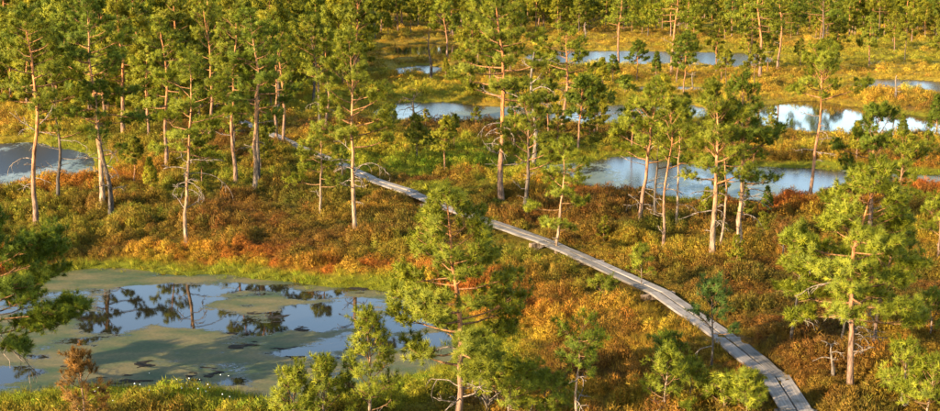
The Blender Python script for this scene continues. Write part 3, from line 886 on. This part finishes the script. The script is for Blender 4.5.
ORD = 'first second third fourth fifth sixth seventh eighth ninth tenth eleventh twelfth thirteenth fourteenth'.split()
def forest_zone(n, upts, label, group, seed, mind=1.6, scl=(.8, 1.15), pick=None):
    rng = np.random.default_rng(seed)
    poly = np.array([at(u, v, 0)[:2] for u, v in upts])
    lo, hi = poly.min(0), poly.max(0)
    objs = []; made = 0
    cand = rng.uniform(lo, hi, (9000, 2))
    cx, cy = cand[:, 0].copy(), cand[:, 1].copy()
    good = (sdist(cx, cy, poly) > 0) & (water_field(cx, cy) < -.6) & (walk_dist(cx, cy) > 1.0)
    cand = cand[good]; cz = ground_z(cand[:, 0], cand[:, 1])
    for (x, y), z in zip(cand, cz):
        if made >= n: break
        if np.min(np.sum((np.array(hero_xy) - (x, y)) ** 2, 1)) < mind ** 2: continue
        k = int(rng.choice(pick)) if pick else int(rng.integers(0, 9))
        s = rng.uniform(*scl)
        g = rng.uniform(.8, 1.25)
        warm = rng.uniform(0, 1)
        tone = (g * (.85 + .55 * warm), g * (.9 + .25 * warm), g * (1.0 - .1 * warm))
        if rng.random() < .2: tone = (.6, .72, .75)
        o = assemble('pine_tree', (*far_protos[k][:3], []), (x, y, z), rng.uniform(0, 6.28), BARK if rng.random() < .7 else BARK_DARK, tone, s)
        tag(o, label, 'pine', group)
        hero_xy.append((x, y)); made += 1; objs.append(o)
    if n <= 14:      # few enough to be told apart by their order across the photo
        objs.sort(key=lambda o: o.location.x / o.location.y)
        for i, o in enumerate(objs):
            o['label'] = ('leftmost' if i == 0 else 'rightmost' if i == len(objs) - 1 else ORD[i] + ' from left') + ' ' + label

forest_zone(52, [(-40, 122), (60, 120), (110, 140), (150, 150), (225, 130), (340, 116), (372, 66), (300, 60), (150, 66), (-40, 66)], 'pine in the dense front of the forest at the left', 'pines of the left forest', 11, 1.5, (.6, 1.0), [0, 1, 3, 3, 4, 6, 9, 9, 10])
forest_zone(36, [(-60, 66), (150, 66), (300, 58), (384, 60), (384, 30), (200, 22), (-60, 22)], 'pine deep in the left forest filling the top left of the photo', 'pines of the deep left forest', 12, 2.2, (.75, 1.1))
forest_zone(22, [(376, 40), (480, 40), (560, 34), (560, 14), (400, 12), (370, 20)], 'pine of the far forest behind the dark pool at the top centre', 'pines of the far centre forest', 13, 2.4, (.55, .85))
forest_zone(52, [(550, 36), (640, 40), (760, 42), (860, 44), (1000, 46), (1000, 14), (550, 14)], 'pine of the far forest along the top right of the photo', 'pines of the far right forest', 14, 2.3, (.5, .74))
forest_zone(7, [(860, 74), (1000, 78), (1000, 54), (880, 54)], 'pine on the strip between the far right pools', 'pines between the far right pools', 15, 3.0, (.35, .6))
forest_zone(12, [(690, 74), (850, 80), (850, 66), (690, 66)], 'small pine at the near shore of the long far pool', 'small pines by the long far pool', 16, 2.2, (.25, .5))
forest_zone(14, [(400, 94), (560, 100), (560, 70), (470, 60), (450, 76)], 'small pine on the golden sedge behind the tallest pine', 'small pines on the golden sedge', 17, 2.2, (.25, .55))
forest_zone(14, [(500, 158), (720, 154), (740, 128), (520, 126)], 'low pine on the bank between centre pool and middle pool', 'low pines on the sedge bank', 18, 1.3, (.22, .5), [0, 3, 9, 10])
forest_zone(9, [(120, 200), (240, 200), (300, 168), (240, 150), (130, 178)], 'young pine in the heather below the left forest front', 'young pines under the left forest', 19, 1.6, (.2, .42), [0, 3, 6, 7])
forest_zone(9, [(600, 100), (760, 100), (760, 76), (600, 76)], 'small pine on the golden strip right of the leaning orange pine', 'small pines on the golden strip', 20, 2.0, (.22, .45))
forest_zone(5, [(750, 162), (940, 170), (940, 142), (760, 134)], 'small pine on the golden bank before the right pool', 'small pines on the golden bank', 21, 1.5, (.2, .42), [0, 3, 6, 9])
forest_zone(8, [(380, 176), (480, 186), (490, 130), (390, 128)], 'low pine in the grass left of the tallest central pine', 'low pines left of the tallest pine', 22, 1.4, (.15, .38), [0, 3, 9, 10])
forest_zone(8, [(590, 250), (780, 290), (790, 210), (600, 205)], 'knee high pine in the heather right of the boardwalk', 'knee high pines right of the boardwalk', 23, 1.0, (.1, .24), [3, 6, 9, 10])

# ------------------------------------------------------------------ ground cover (stuff): heather, sedge, cotton grass
def clump(kind, seed):
    rng = np.random.default_rng(seed)
    if kind == 'heather':
        n = 170
        ang = rng.uniform(0, 6.28, n); r = np.sqrt(rng.random(n)) * .16
        base = np.stack([np.cos(ang) * r, np.sin(ang) * r, rng.uniform(.0, 1.0, n) ** .7 * .20 * (1 - (r / .18) ** 2) - .01], 1)
        d = unit(np.stack([np.cos(ang) * .55 * r / .16, np.sin(ang) * .55 * r / .16, np.ones(n) * .8], 1) + rng.normal(0, .75, (n, 3)))
        L = rng.uniform(.035, .08, n); w = .013
    else:
        n = 46
        ang = rng.uniform(0, 6.28, n); r = np.sqrt(rng.random(n)) * .10
        base = np.stack([np.cos(ang) * r, np.sin(ang) * r, np.full(n, -.03)], 1)
        d = unit(np.stack([np.cos(ang) * .5, np.sin(ang) * .5, np.ones(n)], 1) + rng.normal(0, .22, (n, 3)))
        L = rng.uniform(.10, .26, n); w = .010
    side = unit(np.cross(d, rng.normal(size=(n, 3)))) * w * .5
    tri = np.stack([base - side, base + side, base + d * L[:, None]], 1).reshape(-1, 3)
    if kind == 'heather': soft = unit(np.stack([base[:, 0] * 5, base[:, 1] * 5, np.full(n, .75)], 1) + d * .4)
    else: soft = unit(np.stack([d[:, 0] * .9, d[:, 1] * .9, np.full(n, .6)], 1))
    me = tri_mesh(kind + '_clump', tri, soft)
    a = me.attributes.new('tint', 'FLOAT', 'POINT'); a.data.foreach_set('value', np.repeat(rng.random(n), 3).astype(np.float32))
    me.materials.append(HEATHER if kind == 'heather' else GRASS)
    return me

def scatter(name, label, cat, P, rot, scl, colr, sources):
    me = bpy.data.meshes.new(name)
    me.vertices.add(len(P)); me.vertices.foreach_set('co', P.astype(np.float32).ravel())
    a = me.attributes.new('plants', 'FLOAT_COLOR', 'POINT'); a.data.foreach_set('color', np.concatenate([colr, np.ones((len(P), 1))], 1).astype(np.float32).ravel())
    a = me.attributes.new('turn', 'FLOAT_VECTOR', 'POINT'); a.data.foreach_set('vector', rot.astype(np.float32).ravel())
    a = me.attributes.new('size', 'FLOAT_VECTOR', 'POINT'); a.data.foreach_set('vector', scl.astype(np.float32).ravel())
    o = link(name, me)
    ng = bpy.data.node_groups.new(name + '_spread', 'GeometryNodeTree')
    ng.interface.new_socket('Geometry', in_out='INPUT', socket_type='NodeSocketGeometry')
    ng.interface.new_socket('Geometry', in_out='OUTPUT', socket_type='NodeSocketGeometry')
    gi, go = ng.nodes.new('NodeGroupInput'), ng.nodes.new('NodeGroupOutput')
    join = ng.nodes.new('GeometryNodeJoinGeometry')
    k = len(sources)
    ix = ng.nodes.new('GeometryNodeInputIndex')
    for i, src in enumerate([(i, s_) for i, grp in enumerate(sources) for s_ in (grp if isinstance(grp, list) else [grp])]):
        i, src = src
        mod = ng.nodes.new('ShaderNodeMath'); mod.operation = 'MODULO'; mod.inputs[1].default_value = k
        cmp_ = ng.nodes.new('FunctionNodeCompare'); cmp_.data_type = 'FLOAT'; cmp_.operation = 'EQUAL'; cmp_.inputs[1].default_value = i; cmp_.inputs['Epsilon'].default_value = .1
        ng.links.new(ix.outputs[0], mod.inputs[0]); ng.links.new(mod.outputs[0], cmp_.inputs[0])
        inf = ng.nodes.new('GeometryNodeObjectInfo'); inf.inputs['Object'].default_value = src
        iop = ng.nodes.new('GeometryNodeInstanceOnPoints')
        t1 = ng.nodes.new('GeometryNodeInputNamedAttribute'); t1.data_type = 'FLOAT_VECTOR'; t1.inputs[0].default_value = 'turn'
        t2 = ng.nodes.new('GeometryNodeInputNamedAttribute'); t2.data_type = 'FLOAT_VECTOR'; t2.inputs[0].default_value = 'size'
        ng.links.new(gi.outputs[0], iop.inputs['Points']); ng.links.new(cmp_.outputs[0], iop.inputs['Selection'])
        ng.links.new(inf.outputs['Geometry'], iop.inputs['Instance'])
        ng.links.new(t1.outputs[0], iop.inputs['Rotation']); ng.links.new(t2.outputs[0], iop.inputs['Scale'])
        ng.links.new(iop.outputs[0], join.inputs[0])
    ng.links.new(join.outputs[0], go.inputs[0])
    m = o.modifiers.new('spread', 'NODES'); m.node_group = ng
    tag(o, label, cat, kind='stuff')
    return o

def sources(kind, n):
    out = []
    for i in range(n):
        out.append(bpy.data.objects.new(kind + '_clump', clump(kind, 40 + i)))     # not linked: only spread by the nodes
    return out

def points(bands, seed):
    rng = np.random.default_rng(seed); P = []
    for y0, y1, dens, sc in bands:
        wmax = .40 * y1 + 3
        n = int((y1 - y0) * 2 * wmax * dens)
        x = rng.uniform(-wmax, wmax, n); y = rng.uniform(y0, y1, n)
        m = np.abs(x) < .40 * y + 3
        P.append(np.stack([x[m], y[m], np.full(m.sum(), sc)], 1))
    return np.concatenate(P), rng

NEEDLE_FAR, nt, out = new_mat('far_pine_needles')
att = nd(nt, 'ShaderNodeAttribute', attribute_name='tint')
ins = nd(nt, 'ShaderNodeAttribute', attribute_name='plants', attribute_type='INSTANCER')
r1 = ramp(nt, [(0.0, (0.082, 0.094, 0.006)), (0.5, (0.19, 0.195, 0.011)), (1.0, (0.36, 0.325, 0.018))], att.outputs['Fac'])
leafy(nt, out, mixc(nt, r1.outputs[0], ins.outputs['Color'], 1.0, 'MULTIPLY'), 0.3)
def wood(name, label, zones, seed):
    rng = np.random.default_rng(seed); P, S = [], []
    for n, upts, mind, scl in zones:
        poly = np.array([at(u, v, 0)[:2] for u, v in upts]); lo, hi = poly.min(0), poly.max(0)
        cand = rng.uniform(lo, hi, (12000, 2)); cx, cy = cand[:, 0].copy(), cand[:, 1].copy()
        cand = cand[(sdist(cx, cy, poly) > 0) & (water_field(cx, cy) < -.6) & (walk_dist(cx, cy) > 1.0)]
        made = 0
        for q in cand:
            if made >= n: break
            if np.min(np.sum((np.array(hero_xy) - q) ** 2, 1)) < mind ** 2: continue
            hero_xy.append(tuple(q)); P.append(q); S.append(rng.uniform(*scl)); made += 1
    P, S = np.array(P), np.array(S); n = len(P)
    warm, g = rng.random((n, 1)), rng.uniform(.8, 1.2, (n, 1))
    C = g * np.concatenate([.9 + .5 * warm, .95 + .25 * warm, 1 + 0 * warm], 1)
    src = []
    for k in (9, 10, 3, 0, 6, 4, 1):
        cm = far_protos[k][2].copy(); cm.materials.clear(); cm.materials.append(NEEDLE_FAR)
        src.append([bpy.data.objects.new('wood_crown', cm), bpy.data.objects.new('wood_trunk', far_protos[k][0])])
    print('wood', n)
    return scatter(name, label, 'wood', np.concatenate([P, ground_z(P[:, 0], P[:, 1])[:, None]], 1), np.stack([0 * S, 0 * S, rng.uniform(0, 6.28, n)], 1), np.stack([S] * 3, 1), C, src)
wood('pine_wood', 'far pines merging into one wood behind the single trees', [
    (230, [(-60, 112), (60, 112), (140, 135), (225, 118), (330, 104), (370, 66), (300, 58), (150, 60), (-60, 60)], .9, (.3, .75)),
    (90, [(-60, 62), (150, 62), (300, 58), (384, 54), (384, 26), (200, 18), (-60, 18)], 1.4, (.6, 1.1)),
    (90, [(372, 38), (480, 38), (560, 34), (560, 12), (372, 12)], 1.6, (.3, .8)),
    (270, [(550, 36), (640, 40), (760, 42), (860, 44), (1000, 46), (1000, 12), (550, 12)], 1.5, (.3, .72))], 77)

P, rng = points([(19, 40, 55, 1.0), (40, 60, 34, 1.15), (60, 90, 11, 1.6), (90, 140, 2.6, 2.4), (140, 230, 0.7, 3.6)], 3)
x, y, sc = P.T
s = water_field(x, y); wd = walk_dist(x, y)
hum = fbm(x, y, 1.2, 8, 3); patch = fbm(x, y, 3.0, 77, 3)
keep = (s < -.9) & (wd > .42) & (rng.random(len(x)) < .4 + 1.2 * sstep(.38, .6, patch))
hollow = np.exp(-(((x - 2.6) / 2.6) ** 2 + ((y - 28.5) / 4.5) ** 2))
keep &= (rng.random(len(x)) > hollow * .8)
keep &= ~((y > 66) & (rng.random(len(x)) < .6))
x, y, s, sc, wd, hum = x[keep], y[keep], s[keep], sc[keep], wd[keep], hum[keep]
C = plant_colour(x, y, s); n = len(x)
C *= (rng.uniform(.7, 1.35, (n, 1)) * (1 + rng.normal(0, .1, (n, 3))))
zz = ground_z(x, y, s)
size = rng.uniform(.7, 1.25, (n, 1)) * np.stack([sc, sc, np.minimum(sc, 1.3) * (.75 + 1.0 * sstep(.45, .65, hum))], 1)
size[wd < .8] *= .75
rot = np.stack([rng.normal(0, .12, n), rng.normal(0, .12, n), rng.uniform(0, 6.28, n)], 1)
scatter('heather', 'rusty brown and olive heather covering the bog', 'heather', np.stack([x, y, zz], 1), rot, size, C, sources('heather', 4))
print('heather', n)

P, rng = points([(19, 40, 24, 1.0), (40, 60, 12, 1.15), (60, 90, 8, 1.5), (90, 140, 3.5, 2.1), (140, 230, 1.0, 3.2)], 4)
x, y, sc = P.T
s = water_field(x, y); wd = walk_dist(x, y)
patch = fbm(x, y, 4.0, 63, 3)
hollow = np.exp(-(((x - 2.6) / 2.6) ** 2 + ((y - 28.5) / 4.5) ** 2))
prob = .03 + .35 * sstep(.55, .70, patch) + 1.0 * sstep(-2.2, -.5, s) + hollow + .8 * sstep(60, 75, y)
keep = (s < -.02 + .35 * (rng.random(len(x)) < .12)) & (wd > .30) & (rng.random(len(x)) < prob + .5 * (wd < .7))
x, y, s, sc = x[keep], y[keep], s[keep], sc[keep]
C = plant_colour(x, y, s); n = len(x)
C = C * .75 + np.array([.30, .24, .018]) * .25
C *= (rng.uniform(.7, 1.3, (n, 1)) * (1 + rng.normal(0, .08, (n, 3))))
zz = np.maximum(ground_z(x, y, s), -.02)
size = rng.uniform(.6, 1.1, (n, 1)) * np.stack([sc, sc, np.minimum(sc, 1.25)], 1)
rot = np.stack([rng.normal(0, .15, n), rng.normal(0, .15, n), rng.uniform(0, 6.28, n)], 1)
scatter('sedge_grass', 'yellow green sedge along the pool shores and hollows', 'grass', np.stack([x, y, zz], 1), rot, size, C, sources('sedge', 4))
print('sedge', n)

# cotton grass heads over the sedge at the near pool's lower shore
rng = np.random.default_rng(9)
ico = []
for k in range(22):
    u, v = rng.uniform(95, 240), rng.uniform(380, 411)
    p = at(u, v, .3); r = rng.uniform(.009, .016)
    T = []
    q = np.array([[0, 0, 1.3], [1, 0, 0], [0, 1, 0], [-1, 0, 0], [0, -1, 0], [0, 0, -1]]) * r + p + [0, 0, gz(p[0], p[1]) + rng.uniform(-.12, .1)]
    for a, b in ((1, 2), (2, 3), (3, 4), (4, 1)):
        ico += [q[0], q[a], q[b], q[5], q[b], q[a]]
o = link('cotton_grass', tri_mesh('cotton_grass', np.array(ico)), COTTON)
tag(o, 'white cotton grass heads over the sedge at the bottom left', 'cotton grass', kind='stuff')

# ------------------------------------------------------------------ dark peat clumps lying in the near pool
def peat(u, v, w, d, label, seed):
    rng = np.random.default_rng(seed)
    p = at(u, v, 0); W = w / FPX * math.hypot(p[1], H) * .5; D = d
    st = .05
    xs, ys = np.arange(-W * 1.5, W * 1.5, st), np.arange(-D * 1.8, D * 1.8, st)
    X, Y = np.meshgrid(xs, ys)
    f = .35 - (X / W) ** 2 - (Y / D) ** 2 + 7.5 * (fbm(X + seed * 31, Y * 2.6, .55, 700 + seed, 5) - .5)
    Z = np.clip(f, -.3, .6) * .035 * (.4 + 1.2 * fbm(X, Y + seed * 17, .15, 720 + seed, 2)) - .012
    ok = f > -.25
    idx = np.arange(X.size).reshape(X.shape)
    m = (ok[:-1, :-1] & ok[1:, 1:] & ok[1:, :-1] & ok[:-1, 1:]).ravel()
    fs = [tuple(q) for q in np.stack([idx[:-1, :-1], idx[:-1, 1:], idx[1:, 1:], idx[1:, :-1]], -1).reshape(-1, 4)[m].tolist()]
    use = sorted({v for q in fs for v in q}); re_ = {v: k for k, v in enumerate(use)}
    fs = [tuple(re_[v] for v in q) for q in fs]
    vs = np.stack([X, Y, Z], -1).reshape(-1, 3)[use]
    o = link('peat_clump', mesh_from('peat_clump', vs, fs, True), PEAT)
    o.location = (p[0], p[1], 0); o.rotation_euler.z = rng.normal(0, .12)
    tag(o, label, 'peat', 'peat clumps in the near pool')
peat(283, 354, 42, .55, 'largest black peat clump in the middle of the near pool', 1)
peat(252, 343, 36, .5, 'black peat clump just left above the largest one', 2)
peat(278, 317, 34, .3, 'thin black peat bar in the upper middle of the near pool', 3)
peat(322, 283, 18, .35, 'small peat clump at the upper right shore of the near pool', 4)
peat(358, 289, 24, .35, 'peat bar near the right shore of the near pool', 5)
peat(146, 364, 22, .25, 'little black peat clump right above the withered sapling', 6)
peat(130, 381, 58, .4, 'long black peat edge behind the withered sapling', 7)
peat(205, 374, 34, .4, 'peat clump by the lower shore of the near pool', 8)
peat(300, 330, 20, .25, 'short black peat fragment right above the largest clump', 10)
peat(232, 336, 26, .3, 'black peat fragment left of the middle of the near pool', 11)
peat(255, 313, 16, .2, 'small peat speck left of the thin upper bar', 12)
peat(228, 318, 18, .22, 'small peat speck below the second mirrored trunk', 13)
peat(70, 366, 26, .22, 'peat strip left of the withered sapling', 9)
